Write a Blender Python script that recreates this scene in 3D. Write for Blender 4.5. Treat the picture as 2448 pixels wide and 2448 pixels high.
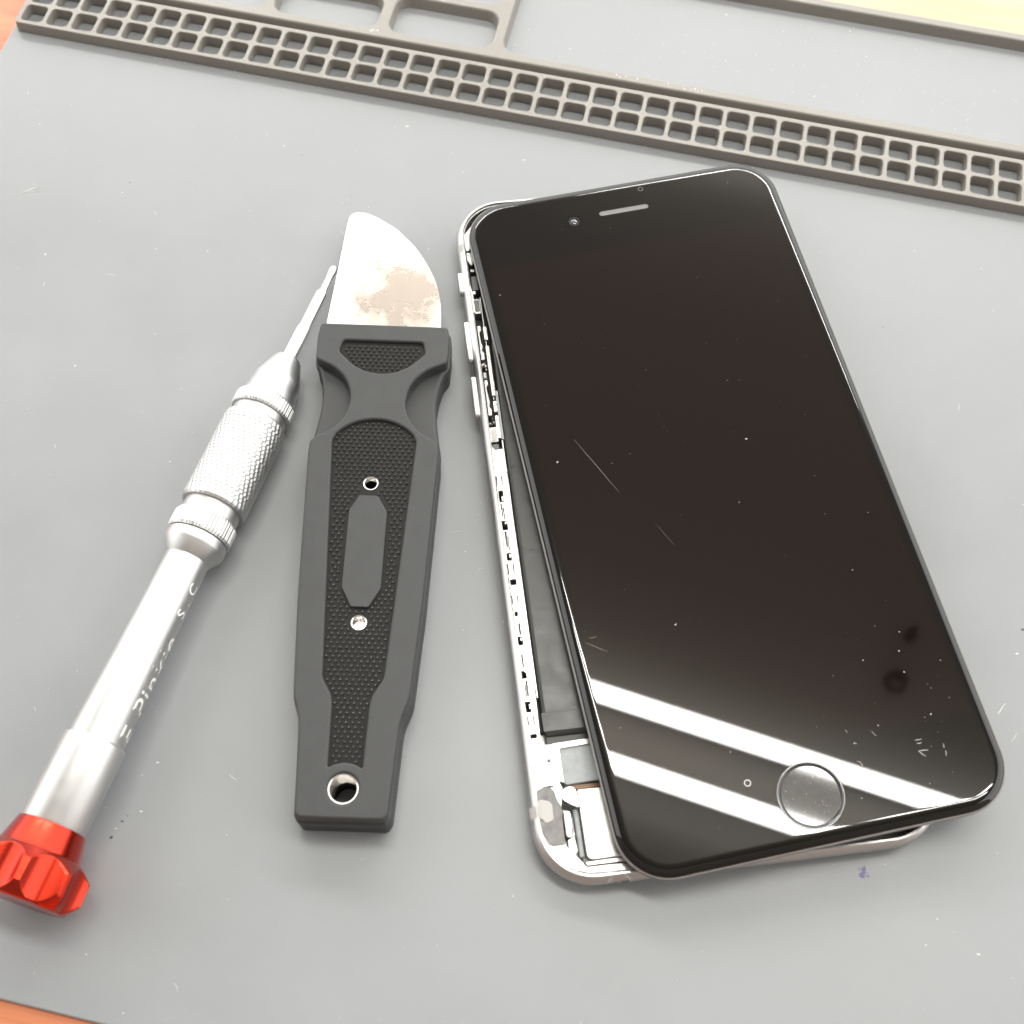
import bpy, bmesh, math, random
from mathutils import Vector, Matrix
from mathutils.geometry import tessellate_polygon
random.seed(7)
U = 0.001                                   # everything below is written in millimetres
scn = bpy.context.scene
for o in list(bpy.data.objects): bpy.data.objects.remove(o)

# ------------------------------------------------------------------ camera
cd = bpy.data.cameras.new('camera'); cam = bpy.data.objects.new('camera', cd)
scn.collection.objects.link(cam); scn.camera = cam
cd.sensor_width = 36; cd.sensor_height = 36; cd.sensor_fit = 'HORIZONTAL'
cd.lens = 36*2808.84/2448; cd.clip_start = 0.005; cd.clip_end = 50
cr = Vector((0.97646413, 0.21413296, 0.02578536)); cu = Vector((-0.20326052, 0.87365343, 0.44205750))
cv = Vector((-0.07213162, 0.43689444, -0.89661601))
Mc = Matrix.Identity(4)
for i in range(3): Mc[i][0] = cr[i]; Mc[i][1] = cu[i]; Mc[i][2] = -cv[i]
Mc.translation = Vector((151.43947, -192.72497, 194.86736))*U
cam.matrix_world = Mc
cd.dof.use_dof = True; cd.dof.focus_distance = 0.222; cd.dof.aperture_fstop = 30

# ------------------------------------------------------------------ room light
W = bpy.data.worlds.new('World'); scn.world = W; W.use_nodes = True
bg = W.node_tree.nodes['Background']; bg.inputs[0].default_value = (1.0, 0.993, 0.975, 1); bg.inputs[1].default_value = 2.6
scn.view_settings.view_transform = 'Standard'; scn.view_settings.look = 'None'
scn.view_settings.exposure = 0.32; scn.view_settings.gamma = 1.0
TUBE_L = 54.0
LAMP_H = 1500.0

# ------------------------------------------------------------------ materials
def nd(nt, t, **kw):
    n = nt.nodes.new(t)
    for k, v in kw.items(): setattr(n, k, v)
    return n
def mat(name, col, rough=.5, metal=0., spec=.5, var=0., vscale=.2, rvar=0., bump=0., bscale=3., bdist=.05, coat=0., col2=None, stretch=None, haze=0., hrough=.3, aniso=0., edge=.2):
    m = bpy.data.materials.new(name); m.use_nodes = True; nt = m.node_tree; p = nt.nodes['Principled BSDF']
    p.inputs['Base Color'].default_value = (*col, 1); p.inputs['Roughness'].default_value = rough
    p.inputs['Metallic'].default_value = metal; p.inputs['Specular IOR Level'].default_value = spec
    p.inputs['Coat Weight'].default_value = coat; p.inputs['Anisotropic'].default_value = aniso
    tc = nd(nt, 'ShaderNodeTexCoord'); mp = nd(nt, 'ShaderNodeMapping')
    s = 1000.0
    mp.inputs['Scale'].default_value = (s*(stretch[0] if stretch else 1), s*(stretch[1] if stretch else 1), s*(stretch[2] if stretch else 1))
    nt.links.new(tc.outputs['Object'], mp.inputs['Vector'])
    if var or rvar or col2:
        n = nd(nt, 'ShaderNodeTexNoise'); n.inputs['Scale'].default_value = vscale; n.inputs['Detail'].default_value = 5; n.inputs['Roughness'].default_value = .6
        nt.links.new(mp.outputs[0], n.inputs['Vector'])
        if var or col2:
            c2 = col2 or tuple(min(1, c*(1+var)) for c in col); c1 = col if col2 else tuple(c*(1-var) for c in col)
            r = nd(nt, 'ShaderNodeValToRGB'); r.color_ramp.elements[0].position = .5-edge; r.color_ramp.elements[1].position = .5+edge
            r.color_ramp.elements[0].color = (*c1, 1); r.color_ramp.elements[1].color = (*c2, 1)
            nt.links.new(n.outputs['Fac'], r.inputs[0]); nt.links.new(r.outputs[0], p.inputs['Base Color'])
        if rvar:
            k = nd(nt, 'ShaderNodeMapRange'); k.inputs[1].default_value = .3; k.inputs[2].default_value = .7
            k.inputs[3].default_value = max(.02, rough-rvar); k.inputs[4].default_value = rough+rvar
            nt.links.new(n.outputs['Fac'], k.inputs[0]); nt.links.new(k.outputs[0], p.inputs['Roughness'])
    if bump:
        n2 = nd(nt, 'ShaderNodeTexNoise'); n2.inputs['Scale'].default_value = bscale; n2.inputs['Detail'].default_value = 3
        nt.links.new(mp.outputs[0], n2.inputs['Vector'])
        b = nd(nt, 'ShaderNodeBump'); b.inputs['Strength'].default_value = bump; b.inputs['Distance'].default_value = bdist*U
        nt.links.new(n2.outputs['Fac'], b.inputs['Height']); nt.links.new(b.outputs[0], p.inputs['Normal'])
    if haze:
        q = nd(nt, 'ShaderNodeBsdfPrincipled'); q.inputs['Base Color'].default_value = (*col, 1); q.inputs['Roughness'].default_value = hrough; q.inputs['Metallic'].default_value = metal
        mx = nd(nt, 'ShaderNodeMixShader'); mx.inputs[0].default_value = haze
        out = [x for x in nt.nodes if x.type == 'OUTPUT_MATERIAL'][0]
        nt.links.new(p.outputs[0], mx.inputs[1]); nt.links.new(q.outputs[0], mx.inputs[2]); nt.links.new(mx.outputs[0], out.inputs[0])
    return m
def emit(name, col, st):
    m = bpy.data.materials.new(name); m.use_nodes = True; nt = m.node_tree
    p = nt.nodes['Principled BSDF']; p.inputs['Emission Color'].default_value = (*col, 1); p.inputs['Emission Strength'].default_value = st
    p.inputs['Base Color'].default_value = (.8, .8, .8, 1)
    return m
def wood(name, c1, c2, rot, rough, coat=0.):
    m = bpy.data.materials.new(name); m.use_nodes = True; nt = m.node_tree; p = nt.nodes['Principled BSDF']
    tc = nd(nt, 'ShaderNodeTexCoord'); mp = nd(nt, 'ShaderNodeMapping'); mp.inputs['Scale'].default_value = (12, 150, 150); mp.inputs['Rotation'].default_value = (0, 0, rot)
    n = nd(nt, 'ShaderNodeTexNoise'); n.inputs['Scale'].default_value = 1.6; n.inputs['Detail'].default_value = 6; n.inputs['Distortion'].default_value = .6
    r = nd(nt, 'ShaderNodeValToRGB'); r.color_ramp.elements[0].position = .35; r.color_ramp.elements[1].position = .68
    r.color_ramp.elements[0].color = (*c1, 1); r.color_ramp.elements[1].color = (*c2, 1)
    nt.links.new(tc.outputs['Object'], mp.inputs[0]); nt.links.new(mp.outputs[0], n.inputs['Vector']); nt.links.new(n.outputs['Fac'], r.inputs[0]); nt.links.new(r.outputs[0], p.inputs['Base Color'])
    p.inputs['Roughness'].default_value = rough; p.inputs['Coat Weight'].default_value = coat
    return m
M = {}
M['silicone'] = mat('grey_silicone', (.238, .249, .258), .40, var=.05, vscale=.03, rvar=.07, bump=.12, bscale=4, bdist=.03)
M['strip'] = mat('moulded_grey_silicone', (.222, .208, .187), .36, var=.03, vscale=.05, rvar=.05, bump=.15, bscale=3, bdist=.03)
M['red_wood'] = wood('red_brown_wood', (.42, .13, .055), (.60, .215, .10), .5, .4)
M['pale_wood'] = wood('pale_maple_wood', (.43, .335, .205), (.50, .40, .265), .2, .35)
M['rubber'] = mat('black_rubber', (.040, .0415, .0425), .50, spec=.35, var=.12, vscale=.25, rvar=.06, bump=.25, bscale=5, bdist=.03)
M['insert'] = mat('black_grip_rubber', (.0065, .006, .0055), .55, spec=.25)
M['nub'] = mat('lit_nub_rubber', (.036, .0355, .034), .34)  # same rubber as the insert, lightened for highlights on the nub tops
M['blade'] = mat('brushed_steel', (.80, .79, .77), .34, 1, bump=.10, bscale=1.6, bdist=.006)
def blade_reflection(m):  # warm patch painted into the steel as the room's soft reflection
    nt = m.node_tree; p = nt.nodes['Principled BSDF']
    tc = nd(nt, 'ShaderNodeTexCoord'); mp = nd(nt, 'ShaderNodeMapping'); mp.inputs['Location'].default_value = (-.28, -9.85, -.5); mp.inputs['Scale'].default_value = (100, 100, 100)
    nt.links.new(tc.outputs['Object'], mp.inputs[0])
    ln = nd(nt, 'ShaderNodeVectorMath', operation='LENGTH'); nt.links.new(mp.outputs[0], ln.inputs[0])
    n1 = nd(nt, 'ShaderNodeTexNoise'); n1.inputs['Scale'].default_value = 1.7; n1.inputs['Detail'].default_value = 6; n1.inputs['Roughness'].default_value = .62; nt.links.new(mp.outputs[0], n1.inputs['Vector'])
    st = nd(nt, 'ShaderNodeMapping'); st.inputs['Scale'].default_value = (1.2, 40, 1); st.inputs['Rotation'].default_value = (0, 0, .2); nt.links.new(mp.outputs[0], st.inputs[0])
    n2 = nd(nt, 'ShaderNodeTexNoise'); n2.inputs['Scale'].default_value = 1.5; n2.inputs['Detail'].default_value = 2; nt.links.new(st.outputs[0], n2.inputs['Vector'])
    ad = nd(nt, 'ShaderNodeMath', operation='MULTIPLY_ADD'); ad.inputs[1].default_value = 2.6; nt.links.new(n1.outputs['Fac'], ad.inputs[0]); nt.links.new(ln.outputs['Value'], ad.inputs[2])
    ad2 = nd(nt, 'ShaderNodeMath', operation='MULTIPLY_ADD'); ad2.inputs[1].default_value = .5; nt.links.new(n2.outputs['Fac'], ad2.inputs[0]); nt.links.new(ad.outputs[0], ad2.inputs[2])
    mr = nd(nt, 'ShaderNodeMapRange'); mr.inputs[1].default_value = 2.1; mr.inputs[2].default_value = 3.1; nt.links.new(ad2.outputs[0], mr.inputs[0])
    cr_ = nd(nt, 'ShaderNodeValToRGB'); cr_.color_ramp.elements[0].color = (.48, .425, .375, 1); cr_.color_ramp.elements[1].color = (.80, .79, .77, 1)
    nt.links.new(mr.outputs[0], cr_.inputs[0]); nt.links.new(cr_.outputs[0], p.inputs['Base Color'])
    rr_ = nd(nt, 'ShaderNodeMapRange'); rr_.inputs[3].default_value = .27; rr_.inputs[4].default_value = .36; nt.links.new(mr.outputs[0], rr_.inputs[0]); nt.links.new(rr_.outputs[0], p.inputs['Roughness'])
blade_reflection(M['blade'])
M['chrome'] = mat('nickel', (.70, .68, .65), .22, 1, bump=.4, bscale=2, bdist=.03)
M['alu'] = mat('satin_aluminium', (.52, .52, .515), .44, 1, rvar=.05, vscale=.5)
M['bit'] = mat('bit_steel', (.66, .655, .63), .28, 1)
M['red'] = mat('red_anodised_aluminium', (.46, .028, .012), .24, 1, coat=.22)
M['red'].node_tree.nodes['Principled BSDF'].inputs['Coat Roughness'].default_value = .12
M['letter'] = mat('white_print', (.80, .80, .77), .5)
M['case'] = mat('silver_case_aluminium', (.50, .49, .482), .38, 1, rvar=.04, vscale=.6)
M['inner'] = mat('machined_aluminium', (.64, .635, .62), .36, 1, rvar=.1, vscale=1.2, bump=.15, bscale=3, bdist=.02)
M['bright'] = mat('plated_steel', (.54, .535, .52), .32, 1, rvar=.1, vscale=1.5)
M['antenna'] = mat('pale_antenna_plastic', (.40, .385, .37), .5)
M['dark_plastic'] = mat('dark_plastic', (.02, .019, .018), .38)
M['grey_plastic'] = mat('grey_plastic', (.10, .10, .10), .45)
M['black'] = mat('black_cavity', (.008, .008, .008), .55)
M['battery'] = mat('battery_wrap', (.028, .029, .028), .33, rvar=.08, vscale=.25, bump=.3, bscale=.5, bdist=.12)
M['foil'] = mat('grey_shield_tape', (.30, .32, .33), .42, var=.1, vscale=.8)
M['patch'] = mat('grey_glue_patch', (.17, .165, .16), .5, var=.28, vscale=.9)
M['copper'] = mat('copper_flex', (.16, .09, .05), .4, .3)
M['glass'] = mat('black_cover_glass', (.0016, .0013, .0010), .015, spec=.5, haze=.022, hrough=.16)
M['panel'] = mat('dark_display_panel', (.0048, .0021, .0012), .015, spec=.5, haze=.022, hrough=.16)
M['frame'] = mat('black_display_frame', (.022, .019, .016), .24)
M['gasket'] = mat('glint_grey_gasket', (.17, .165, .155), .35)  # grey lightened to stand in for the glint along the glass edge
M['lip'] = mat('frame_lip', (.15, .145, .135), .42)
M['button'] = mat('home_button_cover', (.030, .0297, .029), .04, spec=.5, haze=.07, hrough=.25, var=.25, vscale=.9)
M['ring'] = mat('dark_steel_ring', (.035, .034, .036), .10)
M['mesh'] = mat('speaker_mesh', (.16, .155, .15), .55, bump=.8, bscale=6, bdist=.1)
M['lens'] = mat('camera_lens', (.02, .02, .03), .05, coat=1)
M['dust'] = mat('pale_dust', (.58, .575, .56), .7)
M['dark_dust'] = mat('dark_dust', (.06, .058, .055), .7)
M['scratch'] = mat('scratch', (.30, .28, .25), .5)
M['ink'] = mat('violet_ink', (.16, .14, .26), .6)
M['housing'] = mat('grey_lamp_batten', (.08, .08, .08), .6)
M['blocker'] = mat('brown_blocker', (.16, .146, .13), .8)
M['ceiling'] = mat('ceiling_board', (.16, .147, .132), .8)
M['tube'] = emit('lit_tube', (1.0, .985, .93), TUBE_L)

# ------------------------------------------------------------------ helpers
def link(name, bm_, m, parent=None, sharp=35, smooth=True, mats=None):
    me = bpy.data.meshes.new(name)
    bmesh.ops.remove_doubles(bm_, verts=bm_.verts, dist=1e-5)
    bmesh.ops.scale(bm_, vec=(U, U, U), verts=bm_.verts)
    if smooth:
        for f in bm_.faces:
            f.smooth = True
    bm_.to_mesh(me); bm_.free()
    for x in (mats or [m]): me.materials.append(x)
    if smooth:
        me.set_sharp_from_angle(angle=math.radians(sharp))
        me.polygons.foreach_set('use_smooth', [abs(p.normal.z) < .99995 for p in me.polygons]); me.update()
    o = bpy.data.objects.new(name, me); scn.collection.objects.link(o)
    if parent: o.parent = parent
    return o
def thing(name, label, cat, loc=(0, 0, 0), rotz=0, group=None):
    o = bpy.data.objects.new(name, None); scn.collection.objects.link(o)
    o.location = Vector(loc)*U; o.rotation_euler = (0, 0, rotz); o.empty_display_size = .01
    o['label'] = label; o['category'] = cat
    if group: o['group'] = group
    return o
def area2(l): return sum(l[i][0]*l[(i+1) % len(l)][1]-l[(i+1) % len(l)][0]*l[i][1] for i in range(len(l)))/2
def inset(l, d):
    if abs(d) < 1e-9: return list(l)
    n = len(l); r = []
    for i in range(n):
        a = Vector(l[i-1][:2]); b = Vector(l[i][:2]); c = Vector(l[(i+1) % n][:2])
        e1 = (b-a); e2 = (c-b)
        if e1.length < 1e-9 or e2.length < 1e-9: r.append(tuple(b)); continue
        e1.normalize(); e2.normalize(); n1 = Vector((-e1.y, e1.x)); n2 = Vector((-e2.y, e2.x)); s = n1+n2
        if s.length < 1e-6: s = n1.copy(); k = 1
        else: s.normalize(); k = 1/max(.35, s.dot(n1))
        r.append(tuple(b+s*d*k))
    return r
def rings(bm, rs, closed=True):
    """bridge a list of equal-length 3-D loops"""
    vs = [[bm.verts.new(p) for p in r] for r in rs]
    n = len(vs[0])
    for a, b in zip(vs, vs[1:]):
        for i in range(n if closed else n-1):
            j = (i+1) % n
            try: bm.faces.new((a[i], a[j], b[j], b[i]))
            except ValueError: pass
    return vs
def fill(bm, loops, up=True, mi=0):
    """loops of existing verts: outer first, then holes"""
    flat = [v for l in loops for v in l]
    for t in tessellate_polygon([[v.co.copy() for v in l] for l in loops]):
        try:
            f = bm.faces.new([flat[i] for i in t]); f.normal_update()
            if (f.normal.z > 0) != up: f.normal_flip()
            f.material_index = mi
        except ValueError: pass
def slab(bm, outer, z0, z1, bev=.2, holes=(), seg=3, draft=0., bottom=True):
    loops = []
    for k, l in enumerate([outer]+list(holes)):
        l = [tuple(p[:2]) for p in l]
        if (area2(l) > 0) != (k == 0): l = l[::-1]
        rs = [[(p[0], p[1], z0) for p in inset(l, -draft)]]
        if bev > 0:
            for i in range(seg+1):
                a = math.pi/2*i/seg
                rs.append([(p[0], p[1], z1-bev+bev*math.sin(a)) for p in inset(l, bev*(1-math.cos(a)))])
        else: rs.append([(p[0], p[1], z1) for p in l])
        loops.append(rings(bm, rs))
    fill(bm, [l[-1] for l in loops], True)
    if bottom: fill(bm, [l[0] for l in loops], False)
def rrect(x0, y0, x1, y1, r, n=5):
    r = min(r, (x1-x0)/2-1e-4, (y1-y0)/2-1e-4); P = []
    for cx, cy, a in ((x1-r, y1-r, 0), (x0+r, y1-r, 90), (x0+r, y0+r, 180), (x1-r, y0+r, 270)):
        for i in range(n+1):
            t = math.radians(a+90*i/n); P.append((cx+r*math.cos(t), cy+r*math.sin(t)))
    return P
def circle(cx, cy, r, n=32): return [(cx+r*math.cos(2*math.pi*i/n), cy+r*math.sin(2*math.pi*i/n)) for i in range(n)]
def smooth_poly(P, r=.4, n=4):
    """round every corner of a polygon; P holds (x, y) or (x, y, radius)"""
    out = []; N = len(P)
    for i in range(N):
        rr = P[i][2] if len(P[i]) > 2 else r
        a, b, c = Vector(P[i-1][:2]), Vector(P[i][:2]), Vector(P[(i+1) % N][:2])
        d1 = (a-b); d2 = (c-b); L = min(rr, d1.length*.45, d2.length*.45)
        if L < 1e-3: out.append(tuple(b)); continue
        p1 = b+d1.normalized()*L; p2 = b+d2.normalized()*L
        for k in range(n+1):
            t = k/n; out.append(tuple(p1*(1-t)**2+b*2*t*(1-t)+p2*t*t))
    return out
def part(name, m, parent, outer, z0, z1, bev=.15, holes=(), seg=2, **k):
    b = bmesh.new(); slab(b, outer, z0, z1, bev, holes, seg, **k); return link(name, b, m, parent)
def lathe(bm, prof, n=48, fn=None):
    """profile (s, r) about the local Y axis; fn(theta, s, r) may change r"""
    rs = []
    for s, r in prof:
        rs.append([((fn(2*math.pi*i/n, s, r) if fn else r)*math.sin(2*math.pi*i/n), s, (fn(2*math.pi*i/n, s, r) if fn else r)*math.cos(2*math.pi*i/n)) for i in range(n)])
    return rings(bm, rs)
def cap(bm, loop):
    try: bm.faces.new(loop)
    except ValueError: pass

# ------------------------------------------------------------------ setting: two desk tops
b = bmesh.new(); slab(b, [(-500, -600), (700, -600), (700, 30), (-500, 30)], -26, -1.05, .6); o = link('desk_top', b, M['red_wood']); o['kind'] = 'structure'
b = bmesh.new(); slab(b, [(-500, 30.4), (700, 30.4), (700, 500), (-500, 500)], -26, -1.05, .6); o = link('rear_desk_top', b, M['pale_wood']); o['kind'] = 'structure'

# ------------------------------------------------------------------ repair mat
matt = thing('repair_mat', 'grey silicone work mat with square cells and shallow trays along its back edge', 'work mat')
X1 = 270.0; pch = 5.9595
b = bmesh.new(); slab(b, smooth_poly([(-1.76, -196.1, 3), (X1, -196.1, 3), (X1, 48.9, 3), (-1.76, 48.9, 3)]), -1.0, 0, .3); link('base_sheet', b, M['silicone'], matt)
b = bmesh.new(); H = []
for k in range(int((X1-3)/pch)):
    for j in (0, 1):
        x = .45+k*pch; y = -2.47+j*5.93
        H.append(rrect(x, y, x+4.98, y+4.93, .95, 4))
slab(b, rrect(-.6, -3.6, X1-.6, 9.65, 1.0), .004, 2.5, .22, H, 3, draft=.12, bottom=False); link('cell_strip', b, M['strip'], matt)
b = bmesh.new(); H = [rrect(-1+3.0, 13.9, 25.6, 45.5, 3.2, 6), rrect(28.6, 13.9, 52.4, 45.5, 3.2, 6), rrect(54.6, 13.95, 79.0, 24.6, 3.2, 6), rrect(54.6, 28.5, 105.8, 45.8, 3.2, 6), rrect(81.8, 14.0, 106.0, 25.8, 3.2, 6), rrect(108.5, 14.0, X1-4, 46.3, 4, 6)]
H[3] = rrect(54.6, 28.5, 105.8, 45.8, 3.2, 6)
slab(b, rrect(-1.4, 11.5, X1-.6, 48.7, 2.0), .004, 2.6, .5, H, 4, draft=.5, bottom=False); link('tray_frame', b, M['strip'], matt)

# dust on the mat: crumbs too many to count
def crumb(bm, x, y, z, r, el=1.0, ang=0., flat=.5):
    c, s = math.cos(ang), math.sin(ang); k = 5
    top = bm.verts.new((x, y, z+r*flat)); L = []
    for i in range(k):
        t = 2*math.pi*i/k+random.uniform(-.4, .4); q = r*random.uniform(.6, 1.2); px, py = q*el*math.cos(t), q*math.sin(t)
        L.append(bm.verts.new((x+c*px-s*py, y+s*px+c*py, z)))
    for i in range(k): bm.faces.new((L[i], L[(i+1) % k], top))
def fibre(bm, pts, z, r):
    n = len(pts); q = []
    for i, p in enumerate(pts):
        a = Vector(pts[max(0, i-1)]); c = Vector(pts[min(n-1, i+1)]); d = (c-a).normalized(); nn = Vector((-d.y, d.x)); k = r*(0.35+.65*math.sin(math.pi*(i+.5)/n))
        q.append([bm.verts.new((p[0]+nn.x*k, p[1]+nn.y*k, z)), bm.verts.new((p[0], p[1], z+r*.8)), bm.verts.new((p[0]-nn.x*k, p[1]-nn.y*k, z))])
    for u, v in zip(q, q[1:]):
        bm.faces.new((u[0], u[1], v[1], v[0])); bm.faces.new((u[1], u[2], v[2], v[1]))
b = bmesh.new()
for i in range(620):
    x, y = random.uniform(-1, 265), random.uniform(-194, -5); r = min(.17, .025+random.expovariate(32)); crumb(b, x, y, .004, r, random.uniform(1, 1.6), random.uniform(0, 3.14), .3)
for i in range(260):
    x, y = random.uniform(110, 262), random.uniform(17, 43); crumb(b, x, y, .004, min(.2, .03+random.expovariate(26)), 1.2, random.uniform(0, 3.14), .3)
for i in range(60):
    x, y = random.uniform(135, 155), random.uniform(9.8, 13.3); crumb(b, x, y, 2.62 if y > 12 else .3, random.uniform(.06, .26), 1.4, random.uniform(0, 3.14), .4)
for i in range(50):
    x = random.uniform(30, 262); crumb(b, x, -3.75-random.expovariate(3), .01, random.uniform(.05, .16), 1.2, random.uniform(0, 3.14), .5)
for x, y, r in ((88.4, -156.4, .22), (78.7, 13.2, .5), (79.9, 13.4, .35), (124, -139, .2), (93, -10.6, .3), (120, -14, .26), (228.7, -104.8, .22), (88.5, -164.6, .2), (30, -62, .22), (46, -86, .2), (224, -157, .2)): crumb(b, x, y, 2.62 if y > 9 else .004, r, 1.5, .4, .4)
fibre(b, [(18, -49.3), (19.5, -47.6), (21, -46.2), (22.4, -45.5)], .01, .10); fibre(b, [(20.2, -47.6), (21.3, -47.0), (22.6, -46.6)], .01, .10)
fibre(b, [(227.0, -114.4), (226.4, -115.3), (226.1, -116.0), (225.7, -116.7), (225.45, -116.4)], .02, .10); fibre(b, [(229.0, -119.4), (228.6, -120.4), (228.1, -121.1)], .02, .07)
fibre(b, [(100.6, -155.8), (101.2, -156.1), (102, -156.3)], .01, .06); fibre(b, [(40, -98), (41, -97.4), (41.6, -97.3)], .01, .06); fibre(b, [(76, -178), (76.4, -177.2)], .01, .08)
for i in range(26):
    x, y, a, L = random.uniform(0, 262), random.uniform(-190, -10), random.uniform(0, 6.3), random.uniform(.5, 1.8)
    fibre(b, [(x, y), (x+L*.5*math.cos(a), y+L*.5*math.sin(a)), (x+L*math.cos(a+.3), y+L*math.sin(a+.3))], .01, .035)
o = link('dust', b, M['dust'], smooth=False); o['kind'] = 'stuff'; o['label'] = 'pale specks, crumbs and fibres scattered over the grey mat'
b = bmesh.new()
for x, y, r in ((85.3, -169.6, .28), (86.1, -166.8, .2), (86.6, -165.8, .14), (40, -40, .16), (6, -37, .18), (73, -24, .14), (200, -40, .15), (229.5, -100, .3), (77, -150, .22), (150, -25, .14)): crumb(b, x, y, .004, r, 1.3, .5, .2)
o = link('grit', b, M['dark_dust'], smooth=False); o['kind'] = 'stuff'; o['label'] = 'a few dark specks of grit on the grey mat'
b = bmesh.new()
for i in range(9): crumb(b, 205.2+random.gauss(0, .45), -148.4+random.gauss(0, .4), .004, random.uniform(.15, .4), 1.3, random.uniform(0, 3), .03)
o = link('ink_stain', b, M['ink'], smooth=False); o['label'] = 'small violet ink stain on the mat below the tilted screen'; o['category'] = 'stain'

# ------------------------------------------------------------------ opening knife
kn = thing('opening_knife', 'broad prying knife with black rubber handle and short curved steel blade lying beside the screwdriver', 'knife', (120.942, -155.623, 0), math.radians(10.8626))
def arc(c, r, a0, a1, n): return [(c[0]+r*math.cos(math.radians(a0+(a1-a0)*i/n)), c[1]+r*math.sin(math.radians(a0+(a1-a0)*i/n))) for i in range(n+1)]
def mirror(P): return P+[(-p[0], *p[1:]) for p in reversed(P)]
# full silhouette, right half from bottom to top
low = [(7.0, -5.1, .9), (7.75, -3.8, .3), (8.55, 11.6, 1.2), (9.9, 15.2, 1.2), (11.0, 32, 1), (12.1, 61.8, .9), (11.7, 63.9, 1), (10.95, 68.5, 2), (10.6, 72.2, 2.5), (10.9, 76.0, 2), (11.7, 79.2, 1.2), (12.75, 80.7, .9), (12.95, 86.0, 1.3), (12.5, 88.9, .9)]
sil = smooth_poly(mirror(low), .8, 4)
# top face: thumb scoops cut out of both sides
sc = arc((13.4, 71.7), 8.3, 249, 111, 18)        # runs from lower to upper end of the scoop
face_r = [(6.6, -4.75, .7), (7.25, -3.9, .3), (8.2, 11.3, 1.2), (9.5, 15.1, 1.2), (10.6, 32, 1), (11.75, 60.6, .5), (11.6, 62.8, .5)]
face_r += [(x, y, .1) for x, y in sc if x < 11.4]
face_r += [(12.35, 80.4, .6), (12.5, 86.0, 1.0), (12.1, 88.5, .7)]
face = smooth_poly(mirror(face_r), .5, 3)
def panel_low():
    R = [(2.75, 3.3, .35), (3.0, 13.6, .8), (3.3, 15.3, .8), (5.0, 18.2, .6), (5.75, 31, .5), (7.6, 63.0, .3)]
    A = [(7.55*math.sin(t)/math.sin(.98), 67.55-8.6*(1-math.cos(t)), .05) for t in [.98*k/10 for k in range(9, 0, -1)]]
    bot = [(-1.6, 3.95, .2), (0, 4.25, .4), (1.6, 3.95, .2)]
    return smooth_poly(bot+R+A+[(0, 67.55, .05)]+[(-p[0], *p[1:]) for p in reversed(R+A)], .3, 3)
def panel_up():
    R = [(7.6, 84.75, .7), (8.1, 82.2, .6), (5.3, 79.3, 1.2), (2.7, 77.9, 1)]
    return smooth_poly([(0, 77.5, .6)]+[(x, y, r) for x, y, r in reversed(R)]+[(-x, y, r) for x, y, r in R], .5, 4)
PL, PU = panel_low(), panel_up()
ZT = 9.0
b = bmesh.new()
slab(b, inset(sil, .12), .25, 4.55, .15, [circle(0, 0, 2.55, 28)], 2)
b2 = [(p[0], p[1]) for p in sil]
slab(b, b2, 4.62, 6.5, .7, [circle(0, 0, 2.55, 28), circle(0, 54.6, 1.42, 24), circle(.1, 28.1, 1.42, 24)], 3)
slab(b, inset(sil, .25), .0, .3, .1, [circle(0, 0, 2.55, 28)], 1)
slab(b, face, 6.0, ZT, .42, [circle(0, 0, 2.45, 32), PL, PU], 4, draft=.0)
handle = link('handle', b, M['rubber'], kn)
loz = [(-1.75, 51.95), (1.5, 51.95), (3.35, 48.9), (3.35, 34.3), (1.5, 30.75), (-1.5, 30.75), (-3.35, 34.3), (-3.35, 48.9)]
loz = smooth_poly(loz, .15, 2)
g1 = part('grip_insert', M['insert'], kn, inset(PL, -.05), 6.45, 8.30, 0, [circle(0, 54.6, 1.36, 24), circle(.1, 28.1, 1.36, 24)])
g2 = part('grip_insert', M['insert'], kn, inset(PU, -.05), 6.45, 8.30, 0)
def inside(p, poly):
    x, y = p; c = False; n = len(poly)
    for i in range(n):
        x1, y1 = poly[i]; x2, y2 = poly[i-1]
        if (y1 > y) != (y2 > y) and x < (x2-x1)*(y-y1)/(y2-y1)+x1: c = not c
    return c
def bumps(poly, avoid, y0, y1, parent):
    bm = bmesh.new(); A = [inset(poly, .42)]; dy, dx = .80, 1.06
    for r in range(int((y1-y0)/dy)+1):
        for k in range(-9, 10):
            x = (k+.5*(r % 2))*dx; y = y0+r*dy
            if not inside((x, y), A[0]) or any(a((x, y)) for a in avoid): continue
            h = .36; s = .27
            t = bm.verts.new((x, y, 8.29+h)); L = [bm.verts.new((x+s*math.cos(q), y+s*.86*math.sin(q), 8.29)) for q in (0, math.pi/2, math.pi, 3*math.pi/2)]
            T = [bm.verts.new((x+.165*math.cos(q), y+.165*math.sin(q), 8.29+h)) for q in (0, math.pi/2, math.pi, 3*math.pi/2)]
            bm.verts.remove(t)
            for i in range(4): bm.faces.new((L[i], L[(i+1) % 4], T[(i+1) % 4], T[i]))
            bm.faces.new(T)
    o = link('grip_bump', bm, M['nub'], parent, smooth=False); o['kind'] = 'stuff'; return o
lz2 = [(x, y) for x, y in inset(loz if area2(loz) > 0 else loz[::-1], -.45)]
bumps(PL, [lambda p: inside(p, lz2), lambda p: math.hypot(p[0], p[1]-54.6) < 1.8, lambda p: math.hypot(p[0]-.1, p[1]-28.1) < 1.8], 3.6, 68, g1)
bumps(PU, [], 77.2, 85, g2)
part('blank_plate', M['rubber'], kn, loz, 8.2, 8.88, .12)
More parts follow.
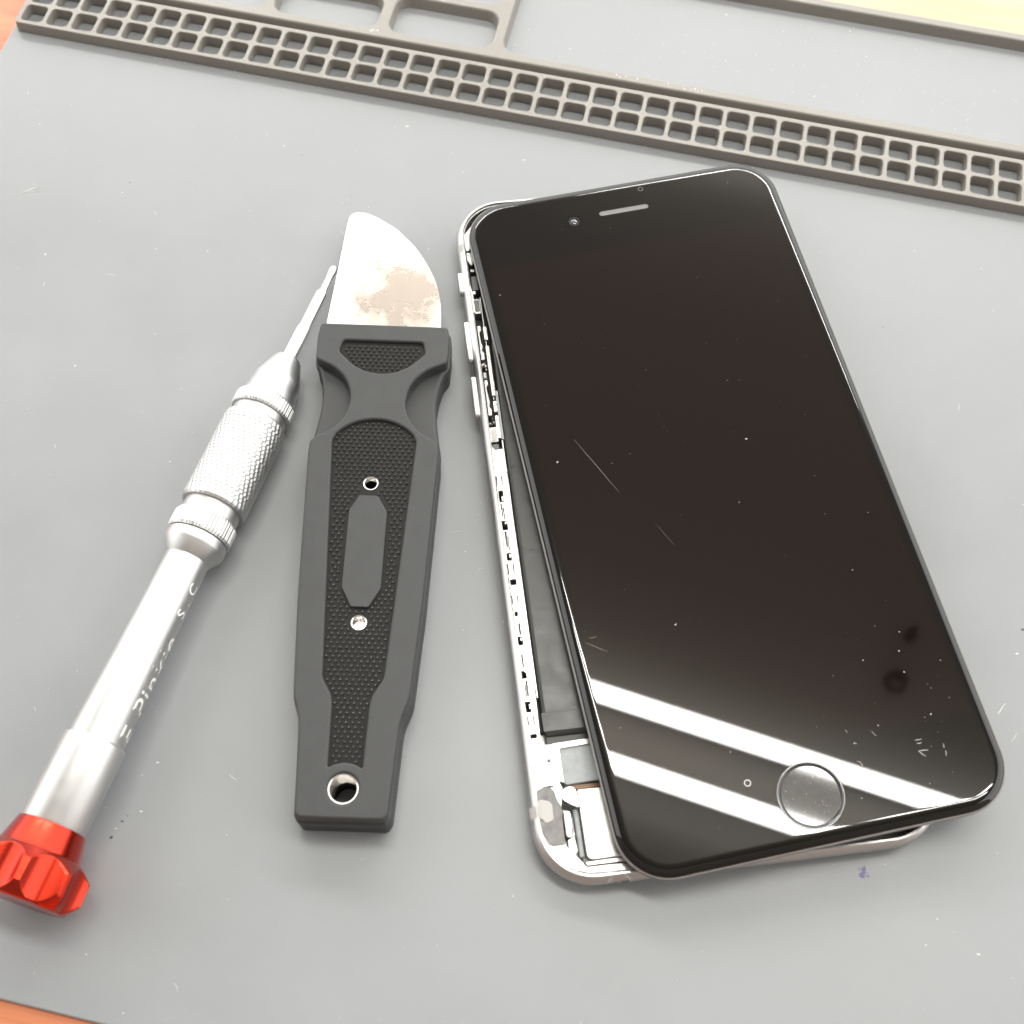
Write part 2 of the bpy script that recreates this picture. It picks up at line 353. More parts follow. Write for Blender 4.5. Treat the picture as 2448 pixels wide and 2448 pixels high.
for x, y, r, zt, zb in ((0, 54.6, 1.36, 8.42, 7.2), (.1, 28.1, 1.36, 8.42, 6.9), (0, 0, 2.44, 8.80, 3.6)):
    b = bmesh.new(); n = 40; nt_ = max(4, int((zt-zb)/.24)); q0 = r*.99
    R = [[(x+q0*math.cos(2*math.pi*i/n), y+q0*math.sin(2*math.pi*i/n), zt) for i in range(n)]]
    for k in range(nt_):                          # threaded lining
        z = zt-.12-(zt-.12-zb)*k/(nt_-1); q = r-(.05 if k % 2 else .24)
        R.append([(x+q*math.cos(2*math.pi*i/n), y+q*math.sin(2*math.pi*i/n), z) for i in range(n)])
    vs = rings(b, R)
    if y == 28.1: cap(b, vs[-1])
    ml = link('metal_lining', b, M['chrome'], kn, 20)
    if y > 40: part('hole_darkness', M['black'], ml, circle(x, y, r*1.02, 20), 3.0, 5.2, 0)  # black disc put in for the darkness down the hole
    if y == 0:
        b = bmesh.new(); rings(b, [[(q*math.cos(2*math.pi*i/n), q*math.sin(2*math.pi*i/n), z) for i in range(n)] for q, z in ((2.5, 3.5), (2.0, 3.3), (1.95, .2))]); link('hole_sleeve', b, M['black'], kn)
bl = [(-11.7, 86.5, .05), (-11.9, 90, .05), (-10.9, 103, .3), (-9.95, 115.6, .5), (-9.6, 118.2, .8), (-8.5, 119.0, .8), (-6.5, 119.0, .6), (-4, 117.9, 1), (0.2, 115.1, 1.5), (4.4, 110.6, 2), (7.3, 105.8, 2), (9.2, 101.4, 2), (10.3, 95.8, 2), (10.5, 90, .3), (10.4, 86.5, .05)]
bl = smooth_poly(bl, 1, 4)
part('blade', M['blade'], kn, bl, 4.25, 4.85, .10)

# ------------------------------------------------------------------ screwdriver (local Y runs from the cap joint to the tip)
A = Vector((78.8266, -170.6342, 8.3)); B = Vector((89.3645, -53.5870, 3.1)); ay = (B-A).normalized(); az = (Vector((0, 0, 1))-ay*ay.z).normalized(); axx = ay.cross(az)
sd = thing('precision_screwdriver', 'slim silver aluminium screwdriver with red swivel knob and thin steel bit', 'screwdriver')
Ms = Matrix.Identity(4)
for i in range(3): Ms[i][0] = axx[i]; Ms[i][1] = ay[i]; Ms[i][2] = az[i]
Ms.translation = A*U; sd.matrix_world = Ms
K = 1.0256
def turned(name, m, prof, n=48, fn=None, sharp=28, parent=sd):
    bm = bmesh.new(); vs = lathe(bm, [(s*K, r) for s, r in prof], n, fn); cap(bm, vs[0]); cap(bm, vs[-1][::-1]); bmesh.ops.recalc_face_normals(bm, faces=bm.faces); return link(name, bm, m, parent, sharp)
turned('tail_sleeve', M['alu'], [(-.5, 4.7), (-.5, 5.0), (-.2, 5.15), (13.2, 5.12), (13.5, 4.95), (13.5, 4.3)], 64)
tube = turned('handle_tube', M['alu'], [(13.3, 4.3), (13.45, 4.5), (13.8, 4.58), (30, 4.15), (46.9, 3.86), (47.4, 3.95)], 64)
turned('flare', M['alu'], [(46.6, 3.7), (47.0, 3.98), (49.2, 5.42), (49.6, 5.5), (51.0, 5.42), (51.0, 4.6)], 64)
def knurl(th, s, r): return r+(.07 if math.cos(th*58) > 0 else -.06) if r > 5.6 else r
turned('knurled_ring', M['alu'], [(51.0, 4.6), (51.2, 5.5), (51.75, 5.72), (54.4, 5.72), (54.9, 5.5), (55.1, 5.2)], 232, knurl, 20)
turned('neck', M['alu'], [(54.9, 5.0), (55.0, 5.12), (57.4, 5.12), (57.5, 4.9)], 48)
gp = [(57.2, 5.0), (57.3, 5.7), (57.7, 5.95)]
for k in range(24):
    s = 58.0+k*.72; gp += [(s, 5.95), (s+.5, 5.95), (s+.56, 5.91), (s+.66, 5.91)]
gp += [(75.5, 5.95), (75.9, 5.7), (76.1, 5.1)]
def knurl2(th, s, r): return r+(.05 if math.cos(th*36+math.floor((s-58)/.72/1.0256)*1.9) > 0 else -.05) if r > 5.9 else r
turned('grip_sleeve', M['alu'], gp, 144, knurl2, 20)
turned('neck', M['alu'], [(75.8, 5.0), (75.9, 5.15), (77.9, 5.15), (78, 4.9)], 48)
turned('knurled_ring', M['alu'], [(77.7, 4.9), (77.8, 5.5), (78.2, 5.72), (80.4, 5.72), (80.9, 5.4), (81.1, 4.9)], 232, knurl, 20)
turned('nose', M['alu'], [(80.8, 4.6), (80.9, 4.95), (82.6, 4.9), (83.2, 4.72), (85.4, 4.6), (85.9, 4.5), (90.2, 2.95), (90.9, 2.55), (91.2, 1.9)], 48)
turned('bit', M['bit'], [(90.5, 1.35), (98.6, 1.35), (99.4, 1.12), (107.8, 1.08), (108.6, .72), (111.6, .62), (113.6, .85), (114.5, .72), (114.8, .3)], 6, None, 20)
# red knob: cone neck, scalloped flange, turning disc
def scallop(th, s, r):
    s /= K
    if s > -4.4 or s < -11.4: return r
    ph = math.radians((math.degrees(th)-36+22.5) % 45-22.5); R0, rc = 12.2, 4.7; d = rc*rc-(R0*math.sin(ph))**2
    if d <= 0: return r
    return min(r, R0*math.cos(ph)-math.sqrt(d))
kp = [(-.45, 4.6), (-.45, 5.4), (-.65, 5.5), (-4.2, 6.45), (-4.4, 6.6), (-4.5, 6.95)]
def lerp(T, n):
    return [(a[0]+(b_[0]-a[0])*i/n, a[1]+(b_[1]-a[1])*i/n) for a, b_ in zip(T, T[1:]) for i in range(n)]+[T[-1]]
kp += lerp([(-4.7, 7.2), (-6.3, 9.0), (-9.6, 9.1), (-11.3, 7.7)], 14)+[(-11.6, 7.4), (-11.75, 6.9)]
turned('red_knob', M['red'], kp[::-1], 240, scallop, 30)
# lettering wrapped round the tube
def lettering(txt, s0, size, top, rad, name, cond=1.0):
    c = bpy.data.curves.new(name, 'FONT'); c.body = txt; c.size = size; c.space_character = 1.12; c.offset = size*.004
    to = bpy.data.objects.new(name, c); scn.collection.objects.link(to); dg = bpy.context.evaluated_depsgraph_get(); dg.update()
    me = bpy.data.meshes.new_from_object(to.evaluated_get(dg)); bpy.data.objects.remove(to)
    bm = bmesh.new(); bm.from_mesh(me)
    bmesh.ops.triangulate(bm, faces=bm.faces); bmesh.ops.subdivide_edges(bm, edges=[e for e in bm.edges if e.calc_length() > size*.12], cuts=2, use_grid_fill=False)
    for v in bm.verts:
        s = (s0+v.co.x*cond); th = math.radians(top)+(size*.72-v.co.y)/rad(s)
        r = rad(s)+.015; v.co = Vector((r*math.sin(th), s*K, r*math.cos(th)))
    bmesh.ops.recalc_face_normals(bm, faces=bm.faces)
    for f in bm.faces:
        if f.normal.dot(Vector((f.calc_center_median().x, 0, f.calc_center_median().z))) < 0: f.normal_flip()
    return link(name, bm, M['letter'], tube)
rad = lambda s: 4.58+(s-13.8)*(4.15-4.58)/16.2 if s < 30 else 4.15+(s-30)*(3.86-4.15)/16.9
lettering('E Pinkle', 14.6, 5.2, 60, rad, 'lettering', 1.0)
lettering('S . C', 36.5, 2.9, 58, rad, 'lettering', 1.0)

# ------------------------------------------------------------------ phone body
ph = thing('opened_phone', 'opened silver phone case with bare battery and brackets showing along its left edge', 'phone', (163.1927, -87.1819, 0), .33770416)
CO = rrect(-33.5, -69.05, 33.5, 69.05, 9.6, 12)
def ring_at(off, z, base=CO): return [(p[0], p[1], z) for p in inset(base, off)]
b = bmesh.new(); R = []
for i in range(15):
    t = math.radians(-90+150*i/14); R.append(ring_at(3.2*(1-math.cos(t)), 3.3+3.3*math.sin(t)*(1 if t < 0 else .62)))
ztop = R[-1][0][2]; otop = 3.2*(1-math.cos(math.radians(60)))
R = [r for r in R]
# rim lip, then down into the tray
R2 = [ring_at(.95, 5.12), ring_at(1.02, 5.16), ring_at(1.32, 5.16), ring_at(1.40, 5.08), ring_at(1.46, 4.62), ring_at(1.6, 4.55), ring_at(1.6, 1.2)]
R = [r for r in R if r[0][2] < 5.02]+R2
vs = rings(b, R); fill(b, [vs[0]], False); fill(b, [vs[-1]], True)
link('case_shell', b, M['case'], ph, 40)
def band(y0, y1, side):
    bm = bmesh.new(); rs = []
    prof = []
    for i in range(13):
        t = math.radians(-80+ (138)*i/12); prof.append((3.2*(1-math.cos(t))-.02, 3.3+3.3*math.sin(t)*(1 if t < 0 else .62)))
    prof = [q for q in prof if q[1] < 5.0]+[(.95, 5.14), (1.02, 5.18), (1.32, 5.18), (1.42, 5.08)]
    for y in (y0, y1): rs.append([(side*(33.5-o), y, z) for o, z in prof])
    rings(bm, rs, closed=False); bmesh.ops.recalc_face_normals(bm, faces=bm.faces); return link('antenna_band', bm, M['antenna'], ph)
for sd_ in (-1, 1): band(56.2, 58.1, sd_); band(-57.9, -56.0, sd_)
def side_button(y0, y1, name):   # proud of the case side
    bm = bmesh.new(); L = rrect(y0, 2.55, y1, 4.15, .7, 5); rs = []
    for d, x in ((0, -33.2), (0, -33.95), (.06, -34.07), (.18, -34.12)): rs.append([(x, p[0], p[1]) for p in inset(L, d)])
    v = rings(bm, rs); cap(bm, v[-1]); bmesh.ops.recalc_face_normals(bm, faces=bm.faces); return link(name, bm, M['case'], ph)
side_button(46.3, 51.7, 'mute_switch'); side_button(30.1, 39.7, 'volume_button'); side_button(17.6, 26.9, 'volume_button')
# interior, left side from top to bottom (local millimetres)
part('logic_board', M['black'], ph, rrect(-31.8, -44, 31.5, 67.0, 4), 1.25, 2.2, .1)
part('battery', M['battery'], ph, rrect(-29.45, -44.6, 8, 49, .9), 1.3, 4.0, .75, seg=5)
bt = bpy.data.objects['battery']
part('battery_seam', M['battery'], bt, rrect(-29.5, -43.9, 8, -40.6, .3), 3.9, 4.10, .1)
part('battery_tab', M['dark_plastic'], bt, rrect(-29.3, -46.2, -21, -44.4, .3), 1.3, 3.2, .2)
# machined ledge with its notches: one outline
L = [(-32.05, 11.2), (-32.05, -53.2), (-29.7, -53.0), (-27.6, -53.6), (-28.0, -52.8), (-27.9, -46.3), (-30.15, -46.1), (-30.0, -38), (-29.75, -12), (-29.6, 2.8), (-29.9, 10.1), (-31.4, 9.9)]
def notch(y0, y1, x0=-31.75, x1=-30.95): return rrect(x0, y0, x1, y1, .12, 2)
holes = [notch(-.9, 1.3), notch(-6.6, -4.8, -31.85, -30.9), notch(-12.6, -11.2), notch(-17.3, -16.3, -31.75, -30.7), notch(-34.5, -33.2, -31.9, -31.1), notch(-28.5, -27.0), notch(-23.2, -22.4, -31.7, -31.2), notch(-40.4, -38.6, -31.95, -31.1), notch(-44.9, -44.2, -31.8, -30.75)]
holes += [rrect(x, y0, x+w, y1, .05, 1) for x, w, y0, y1 in ((-31.62, .12, -3.9, -1.3), (-31.3, .10, -4.5, -2.2), (-31.55, .22, -9.9, -7.0), (-31.2, .10, -10.6, -8.0), (-31.5, .14, -32.6, -30.2), (-31.3, .2, -26.6, -24.6), (-31.62, .10, -37.9, -35.6), (-31.35, .18, -37.6, -34.9))]
holes += [rrect(x, y0, x+.10, y1, .03, 1) for x in (-31.88, -30.9) for y0, y1 in ((2.5, 4.3), (-15.2, -13.3), (-20.8, -19.4), (-42.6, -41.2))]
part('ledge', M['bright'], ph, smooth_poly(L, .25, 2), 2.0, 4.62, .10, holes)
for y0, y1 in ((-.9, .2), (-5.6, -4.9), (-12.2, -11.4), (-33.6, -32.9), (-27.8, -27.2), (-39.9, -39.0)):
    part('clip', M['chrome'], ph, smooth_poly([(-31.3, y0), (-30.9, y0+.2), (-31.0, y1), (-31.35, y1-.1)], .1, 2), 3.0, 4.72, .06)
part('edge_rail', M['inner'], ph, rrect(-29.85, -38, -29.62, 12, .08), 2.0, 4.3, .05)
# upper cavity pieces
part('spring_block', M['bright'], ph, smooth_poly([(-31.9, 56.0), (-30.6, 56.0), (-30.6, 53.2), (-31.2, 52.6), (-31.9, 54.0)], .3), 2.2, 4.5, .15)
part('corner_bracket', M['inner'], ph, smooth_poly([(-31.95, 60.5), (-29.6, 63.4), (-27.0, 65.6), (-24, 66.8), (-10, 67.2), (-10, 65.6), (-23.5, 64.8), (-27.2, 62.8), (-29.4, 60.4), (-31.2, 56.4), (-31.95, 56.4)], .4), 2.2, 4.5, .15)
part('contact_pad', M['bright'], ph, rrect(-31.5, 51.4, -30.7, 52.1, .15), 2.2, 4.1, .1)
part('switch_block', M['grey_plastic'], ph, rrect(-31.6, 46.9, -30.3, 50.4, .2), 2.2, 4.0, .12)
part('contact_pad', M['bright'], ph, rrect(-31.7, 45.9, -31.0, 46.7, .15), 2.2, 4.1, .1)
part('rim_tab', M['bright'], ph, smooth_poly([(-32.1, 48.0), (-31.9, 48.0), (-31.6, 45.6), (-31.6, 41.2), (-32.1, 41.0)], .15), 2.2, 4.6, .08)
sq = part('side_clip', M['bright'], ph, rrect(-31.75, 41.2, -30.45, 44.7, .12), 2.2, 4.05, .1)
part('rubber_pad', M['grey_plastic'], sq, rrect(-31.58, 41.7, -30.62, 44.4, .1), 3.9, 4.16, .04)
part('support_rib', M['inner'], ph, rrect(-30.35, 21, -30.2, 45.0, .05), 2.2, 4.2, .04)
part('button_bracket', M['bright'], ph, smooth_poly([(-31.65, 38.2), (-30.95, 38.3), (-30.85, 37.2), (-31.3, 36.6), (-31.25, 34.2), (-31.0, 33.4), (-31.25, 32.4), (-30.9, 31.8), (-30.95, 30.3), (-31.65, 30.2)], .2), 2.2, 4.1, .12)
part('button_bracket', M['bright'], ph, smooth_poly([(-31.65, 25.6), (-31.0, 25.6), (-30.95, 24.6), (-31.35, 24.1), (-31.25, 22.0), (-31.05, 20.6), (-31.3, 19.6), (-30.9, 19.0), (-31.0, 17.7), (-31.7, 17.6)], .2), 2.2, 4.1, .12)
part('contact_pad', M['antenna'], ph, rrect(-31.65, 26.1, -31.05, 27.4, .1), 2.2, 4.05, .1)
for y0, y1 in ((34.5, 37.7), (21.7, 33.2), (18.1, 20.6), (12.4, 17.4)): part('flex_bracket', M['bright'], ph, rrect(-30.55, y0, -29.8, y1, .2), 2.2, 4.5, .12)
part('flex_backing', M['foil'], ph, rrect(-29.85, 12.3, -29.35, 23.0, .1), 2.2, 4.2, .06)
for i in range(16):
    y = 27.9+random.uniform(0, 2.0) if i < 9 else 15.2+random.uniform(0, 2.0)
    x = random.uniform(-31.7, -30.8); part('tiny_contact', M['chrome'] if i % 3 else M['grey_plastic'], ph, rrect(x, y, x+random.uniform(.15, .35), y+random.uniform(.2, .6), .05, 1), 2.2, random.uniform(3.0, 3.9), .04)
sq = part('side_clip', M['bright'], ph, rrect(-31.9, 11.7, -30.45, 14.9, .12), 2.2, 4.45, .1)
part('rubber_pad', M['antenna'], sq, rrect(-31.62, 12.0, -30.66, 14.4, .1), 4.3, 4.56, .04)
part('end_block', M['grey_plastic'], ph, rrect(-31.7, 10.2, -30.5, 11.4, .2), 2.2, 4.2, .1)
# lower corner
lo = [(-33.0+.9, -53.0), (-27.7, -53.4), (-28.0, -55.4), (-28.3, -56.4), (-28.5, -61.2), (-28.4, -62.7), (-26.3, -65.3), (-25.7, -66.3), (-18.5, -66.3), (-6, -66.2), (-6, -67.45), (-22.3, -67.45), (-25.3, -67.3), (-27.3, -66.7), (-29.2, -65.6), (-31.5, -63.3), (-32.1, -60.5)]
cp = part('corner_plate', M['bright'], ph, smooth_poly(lo, .3, 2), 2.0, 4.66, .12)
pt = [(-31.95, -53.5), (-31.0, -53.15), (-29.7, -53.15), (-29.05, -53.9), (-28.85, -55.4), (-28.35, -56.2), (-28.5, -61.2), (-28.45, -62.55), (-30.6, -62.55), (-31.2, -62.2), (-31.9, -60.5), (-32.0, -57.9)]
part('glue_patch', M['patch'], cp, smooth_poly(pt, .35, 3), 4.6, 4.72, .03)
part('plastic_blob', M['antenna'], cp, smooth_poly([(-32.3, -55.6), (-31.7, -54.95), (-30.1, -55.45), (-29.75, -56.1), (-29.8, -58.5), (-31.2, -58.95), (-31.6, -58.15), (-32.3, -58.0)], .4, 3), 4.6, 4.86, .1)
part('screw_hole', M['grey_plastic'], cp, circle(-29.3, -48.9, .35, 14), 4.5, 4.68, .02)
part('ribbon_connector', M['bright'], ph, smooth_poly([(-28.15, -57.0), (-26.95, -57.3), (-26.9, -59.5), (-27.3, -61.3), (-27.7, -61.6), (-28.2, -61.2)], .3, 3), 2.0, 4.35, .2)
part('connector_foot', M['bright'], ph, smooth_poly([(-28.0, -61.7), (-27.2, -61.6), (-26.8, -60.6), (-26.6, -63.6), (-27.4, -64.6), (-28.1, -63.6)], .2, 3), 2.0, 4.2, .15)
part('tongue', M['bright'], ph, smooth_poly([(-28.0, -54.0), (-27.1, -53.4), (-26.0, -53.5), (-25.5, -54.2), (-25.4, -57.1), (-26.6, -56.5), (-28.0, -55.5)], .5, 4), 3.4, 4.72, .12)
part('connector_cover', M['foil'], ph, smooth_poly([(-27.6, -46.7), (-19.5, -46.2), (-19.5, -52.5), (-26.9, -52.9), (-27.5, -52.3)], .3), 1.3, 3.6, .15)
part('cover_frame', M['bright'], ph, smooth_poly([(-28.3, -45.9), (-20, -45.6), (-20, -46.5), (-27.2, -46.9), (-27.2, -52.6), (-27.9, -52.3)], .15), 1.3, 3.9, .1)
part('flex_cable', M['copper'], ph, smooth_poly([(-27.4, -53.3), (-26.4, -52.8), (-19, -53.0), (-19, -53.6), (-25.2, -53.7), (-27.0, -53.9)], .2), 1.3, 3.0, .1)
part('speaker_box', M['inner'], ph, smooth_poly([(-25.45, -54.0), (-17, -54.1), (-12, -65.0), (-24.6, -65.35), (-25.35, -64.8)], .5), 1.3, 4.45, .2)
part('speaker_rail', M['foil'], ph, rrect(-26.45, -64.6, -25.55, -56.8, .3), 1.3, 3.6, .25)
part('seam_step', M['inner'], ph, smooth_poly([(-25.7, -65.5), (-12, -65.2), (-12, -66.05), (-25.6, -66.1)], .1), 1.3, 4.5, .1)
def side_off(z):
    t = (z-3.3)/3.3 if z < 3.3 else (z-3.3)/(3.3*.62)
    return 3.2*(1-math.sqrt(max(0, 1-min(1, abs(t))**2)))
def end_hole(x, z, r, m, name, rim=None):
    bm = bmesh.new(); n = 28
    P = lambda q, d: [(x+q*math.cos(2*math.pi*i/n), -69.05+side_off(z+q*math.sin(2*math.pi*i/n))-d, z+q*math.sin(2*math.pi*i/n)) for i in range(n)]
    if rim:
        rings(bm, [P(r+rim, -.05), P(r+rim, .02), P(r, .02), P(r*.96, -.3)]); bmesh.ops.recalc_face_normals(bm, faces=bm.faces); return link(name, bm, m, ph)
    v = rings(bm, [P(r, .008), P(r*.5, .01), P(.01, .01)]); bmesh.ops.recalc_face_normals(bm, faces=bm.faces); return link(name, bm, m, ph)
for i in range(6): end_hole(12.3+i*2.26, 2.35, .55, M['black'], 'speaker_hole')
hs = end_hole(-20.8, 3.1, 1.75, M['antenna'], 'headphone_socket', .28)
hk = end_hole(-20.8, 3.1, 1.74, M['grey_plastic'], 'socket_hole'); hk.parent = hs

# ------------------------------------------------------------------ lifted screen (local origin on the glass, Y towards the earpiece)
sr = thing('phone_screen', 'glossy black phone screen lying askew on the opened silver case', 'phone screen')
Mr = Matrix(((0.91159688, -0.40912425, -0.04010586, 0), (0.40915103, 0.91243226, -0.00791402, 0), (0.0398317, -0.00919495, 0.99916409, 0), (0, 0, 0, 1)))
Mr.translation = Vector((168.843, -85.0934, 8.7579))*U; sr.matrix_world = Mr
GW, GL = 32.25, 68.45
GO = rrect(-GW, -GL, GW, GL, 8.6, 20)
b = bmesh.new(); R = [[(p[0], p[1], -1.0) for p in inset(GO, .28)], [(p[0], p[1], -.92) for p in inset(GO, .22)]]
nn = 16; wid = 2.1
for i in range(nn+1):
    t = 1-i/nn; R.append([(p[0], p[1], -.82*t**2.7) for p in inset(GO, .22+wid*(1-t)**1.15)])
vs = rings(b, R)
inner = inset(GO, 2.5); iv = [b.verts.new((p[0], p[1], 0)) for p in inner]
n = len(iv)
for i in range(n): b.faces.new((vs[-1][i], vs[-1][(i+1) % n], iv[(i+1) % n], iv[i]))
home = circle(-.25, -60.55, 5.45, 56); spk = rrect(-5.2, 60.25, 5.15, 61.5, .62, 6); cm = circle(-10.6, 60.15, 1.25, 28)
hv = [[b.verts.new((p[0], p[1], 0)) for p in l] for l in (home, spk, cm)]
av = [b.verts.new((x, y, 0)) for x, y in ((-29.6, -52.8), (29.6, -52.8), (29.6, 52.2), (-29.6, 52.2))]
fill(b, [iv]+hv+[av], True, 0)
fill(b, [av], True, 1)
for l in hv:
    lo_ = [b.verts.new((v.co.x, v.co.y, -.5)) for v in l]
    for i in range(len(l)):
        j = (i+1) % len(l); f = b.faces.new((l[j], l[i], lo_[i], lo_[j]))
bmesh.ops.recalc_face_normals(b, faces=b.faces)
gl = link('cover_glass', b, None, sr, 30, mats=[M['glass'], M['panel']])
b = bmesh.new(); R = []
for d, z in ((.16, -.99), (.12, -1.12), (.26, -1.3), (.30, -2.15), (.34, -2.45), (1.6, -2.45), (1.6, -1.9)): R.append([(p[0], p[1], z) for p in inset(GO, d)])
vs = rings(b, R); fill(b, [vs[-1]], False); fill(b, [vs[0]], True); frm = link('screen_frame', b, M['frame'], sr, 30)
b = bmesh.new(); rings(b, [[(p[0], p[1], z) for p in inset(GO, d)] for d, z in ((.34, -.99), (.20, -.975), (.02, -.985), (-.05, -1.03), (-.06, -1.14), (.0, -1.22), (.24, -1.26))]); link('glass_gasket', b, M['gasket'], frm, 30)
b = bmesh.new(); vs = rings(b, [[(p[0], p[1], z) for p in inset(GO, d)] for d, z in ((.36, -2.12), (.12, -2.12), (.02, -2.18), (.02, -2.44), (.12, -2.5), (.5, -2.5), (.5, -2.2))]); link('frame_lip', b, M['lip'], frm, 30)
hb = bmesh.new(); n = 56
R = [[(-.25+r*math.cos(2*math.pi*i/n), -60.55+r*math.sin(2*math.pi*i/n), z) for i in range(n)] for r, z in ((5.40, -.02), (5.36, .02), (5.2, .02), (4.86, -.20), (4.74, -.22), (4.74, -.4))]
rings(hb, R); bmesh.ops.recalc_face_normals(hb, faces=hb.faces)
hb_o = link('home_button', hb, M['ring'], sr, 30)
part('button_cover', M['button'], hb_o, circle(-.25, -60.55, 4.73, 56), -.5, -.16, .05)
part('earpiece_mesh', M['mesh'], sr, rrect(-5.18, 60.26, 5.13, 61.49, .6, 6), -.5, -.10, .03)
cmo = part('front_camera', M['dark_plastic'], sr, circle(-10.6, 60.15, 1.23, 28), -.6, -.30, .05)
b = bmesh.new(); R = [[(-10.6+r*math.cos(2*math.pi*i/24), 60.15+r*math.sin(2*math.pi*i/24), z) for i in range(24)] for r, z in ((1.2, -.3), (1.15, -.05), (.92, -.05), (.85, -.3))]
rings(b, R); bmesh.ops.recalc_face_normals(b, faces=b.faces); link('camera_ring', b, M['ring'], cmo)
b = bmesh.new(); R = [[(-10.6+.86*math.cos(t)*math.cos(2*math.pi*i/20), 60.15+.86*math.cos(t)*math.sin(2*math.pi*i/20), -.32+.3*math.sin(t)) for i in range(20)] for t in (0, .4, .8, 1.2, 1.5)]
v = rings(b, R); cap(b, v[-1]); bmesh.ops.recalc_face_normals(b, faces=b.faces); link('camera_lens', b, M['lens'], cmo)
def tiny_ring(x, y, r0, r1, z, m, name, par):
    bm = bmesh.new(); n = 24
    rings(bm, [[(x+r*math.cos(2*math.pi*i/n), y+r*math.sin(2*math.pi*i/n), z_) for i in range(n)] for r, z_ in ((r1, .002), (r1, z), (r0, z), (r0, .002))]); return link(name, bm, m, par)
tiny_ring(4.61, 65.37, .40, .52, .006, M['grey_plastic'], 'sensor_ring', sr)
tiny_ring(-9.49, -56.62, .42, .56, .02, M['dust'], 'bubble_ring', gl)
sh = bmesh.new(); slab(sh, smooth_poly([(-12.5, 62.75), (-10.6, 62.65), (-9.0, 63.0), (-9.1, 63.35), (-11, 63.5)], .3, 3), .001, .006, .0, bottom=False); link('lens_sheen', sh, M['panel'], sr)  # lens sheen, drawn as a thin patch above the camera
# dust and scratches on the glass
b = bmesh.new()
for i in range(95):
    x, y = random.uniform(-30, 30), random.uniform(-66, 66)
    if i > 62: x, y = random.gauss(16, 8), random.gauss(-52, 9)
    if abs(x) > 29.5 or abs(y) > 65: continue
    crumb(b, x, y, .003, min(.13, .025+random.expovariate(36)), 1.3, random.uniform(0, 3), .2)
for i in range(45):
    t, q = random.uniform(0, 6.28), 4.5*math.sqrt(random.random()); crumb(b, -.25+q*math.cos(t), -60.55+q*math.sin(t), -.158, random.uniform(.02, .075), 1.3, t, .3)
for x, y, r in ((-26.24, 6.62, .2), (8.64, 4.03, .2), (-13.56, -28.23, .2), (23, -52, .16), (9.2, -54, .12), (2.5, -66, .1)): crumb(b, x, y, .003, r, 1.6, .5, .3)
def wig(pts, r=.05): fibre(b, pts, .003, r)
wig([(18.88, -55.59), (19.4, -55.6), (20.01, -55.62)], .07); wig([(19.0, -56.1), (19.4, -56.2), (19.8, -56.15)], .08)
wig([(18.87, -57.34), (19.6, -57.4), (20.43, -57.53)], .08); wig([(18.87, -57.34), (19.2, -57.9), (19.67, -58.41)], .10)
wig([(23.16, -57.0), (23.1, -57.4), (23.04, -57.74)], .06); wig([(23.12, -58.2), (23.05, -58.6), (22.89, -59.03)], .07)
wig([(8.6, -56.9), (9.1, -57.1), (9.3, -57.6), (9.18, -58.05)], .06); wig([(12.6, -52.7), (12.8, -53.2), (13.1, -53.6)], .05); wig([(8.5, -51.6), (8.7, -52.1)], .05)
M['glass_dust'] = mat('glass_dust', (.36, .35, .335), .7)
o = link('screen_dust', b, M['glass_dust'], smooth=False); o['kind'] = 'stuff'; o['label'] = 'white dust specks and lint on the black phone screen'; o.matrix_world = Mr.copy()
b = bmesh.new()
def sc_line(p0, p1, r, k=6, w=.06):
    fibre(b, [(p0[0]+(p1[0]-p0[0])*i/k+random.uniform(-w, w), p0[1]+(p1[1]-p0[1])*i/k+random.uniform(-w, w)) for i in range(k+1)], .001, r)
for p0, p1, r, k, w in (((-22.2, 10.69), (-16.76, -1.73), .03, 10, .03), ((-29.2, -28.2), (-25.9, -30.63), .03, 6, .02), ((-28.5, -27.6), (-27.2, -27.5), .03, 6, .05), ((-12, -9), (-9.8, -14), .012, 6, .02)):
    b = bmesh.new(); sc_line(p0, p1, r, k, w); link('scratch', b, M['scratch'], gl, smooth=False)

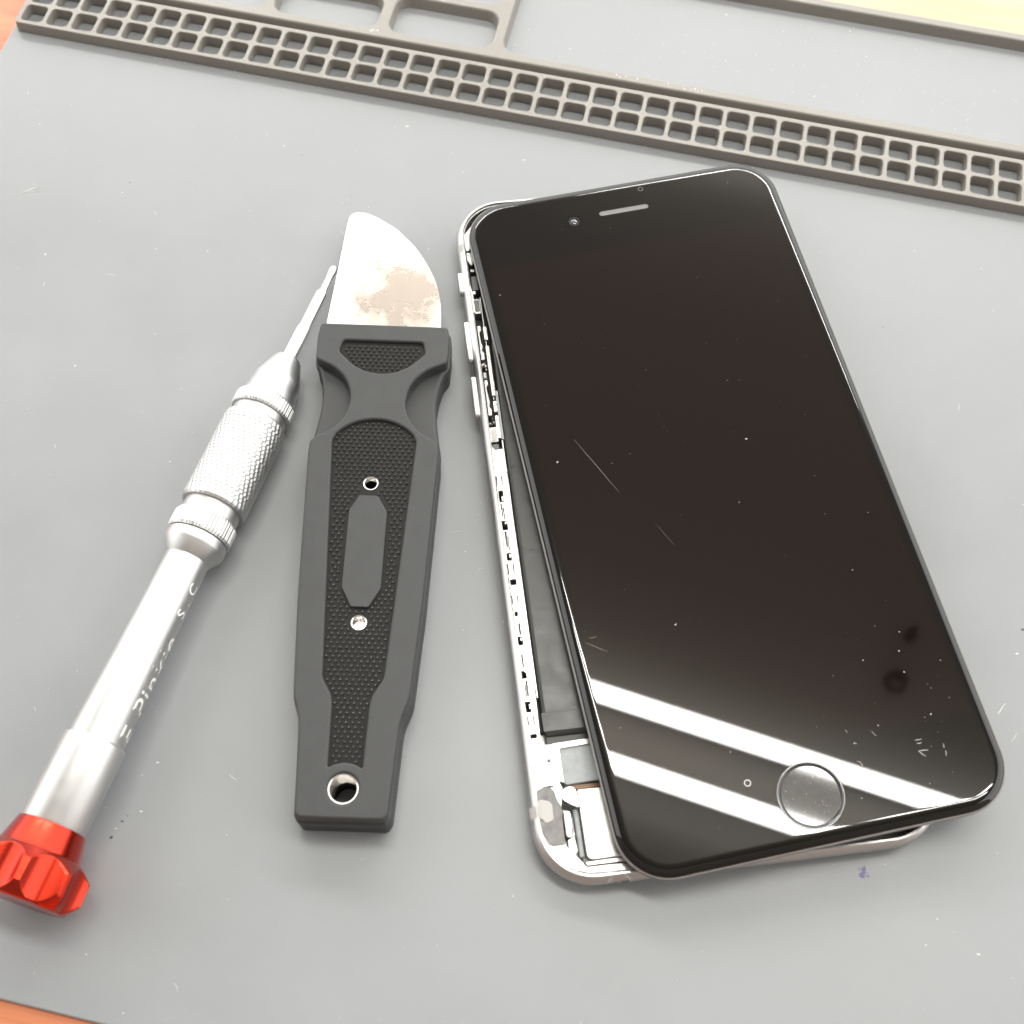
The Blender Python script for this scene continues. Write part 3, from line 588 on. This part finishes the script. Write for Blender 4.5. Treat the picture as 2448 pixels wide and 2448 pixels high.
# ------------------------------------------------------------------ ceiling lamps
def fixture(cx, cy, ang, length=1200, label=None):
    t = thing('ceiling_light', label or 'white twin tube ceiling light', 'ceiling light', (cx, cy, LAMP_H), ang, 'twin tube lights on the ceiling')
    for y in (-47, 47):
        bm = bmesh.new(); slab(bm, rrect(-length/2-25, y-6, length/2+25, y+6, 4, 2), 18, 34, 1); link('batten', bm, M['housing'], t)
        bm = bmesh.new(); n = 16
        v = rings(bm, [[(x, y+13*math.cos(2*math.pi*i/n), 13*math.sin(2*math.pi*i/n)) for i in range(n)] for x in (-length/2, -length/4, 0, length/4, length/2)])
        cap(bm, v[0]); cap(bm, v[-1]); bmesh.ops.recalc_face_normals(bm, faces=bm.faces); link('tube', bm, M['tube'], t)
fixture(320, 259, math.radians(-7.5), 1200, 'white twin tube light whose two bars are mirrored in the black phone screen')
fixture(-980, 1660, math.radians(-7.5), 1200, 'white twin tube light far back on the left of the ceiling')
fixture(400, 1480, math.radians(-7.5), 1200, 'white twin tube light on the ceiling behind the mirrored one')
b = bmesh.new(); slab(b, rrect(-1150, -602, 1400, 1800, 5, 2), LAMP_H+62, LAMP_H+82, 0); o = link('ceiling', b, M['ceiling']); o['kind'] = 'structure'  # edges cut short so bright surroundings reach the mat from the sides
b = bmesh.new(); slab(b, rrect(-1300, -660, 2000, -606, 2, 1), -800, LAMP_H+60, 0); o = link('near_light_blocker', b, M['blocker']); o['kind'] = 'structure'  # unseen dark panel added behind the camera to block low front light
DOME1 = (518, 457); DOME2 = (535, 537)
def added_ceiling_dome(cx, cy, r, label):  # stand-ins for unknown dark ceiling things, added to mirror as dark spots
    t = thing('added_ceiling_dome', label, 'dome', (cx, cy, LAMP_H+62))
    bm = bmesh.new(); rings(bm, [[(q*math.cos(2*math.pi*i/24), q*math.sin(2*math.pi*i/24), z) for i in range(24)] for q, z in ((r*.8, 0), (r, -8), (r*.9, -26), (r*.5, -36))]); bmesh.ops.recalc_face_normals(bm, faces=bm.faces); link('added_dome_body', bm, M['black'], t)
    bm = bmesh.new(); slab(bm, circle(0, 0, r*.55, 20), -40, -34, 1); link('added_dome_tip', bm, M['black'], t)
added_ceiling_dome(DOME1[0], DOME1[1], 17, 'larger added dark ceiling dome mirrored low on the right of the phone screen')
added_ceiling_dome(DOME2[0], DOME2[1], 9, 'smaller added dark ceiling dome mirrored near the right edge of the phone screen')
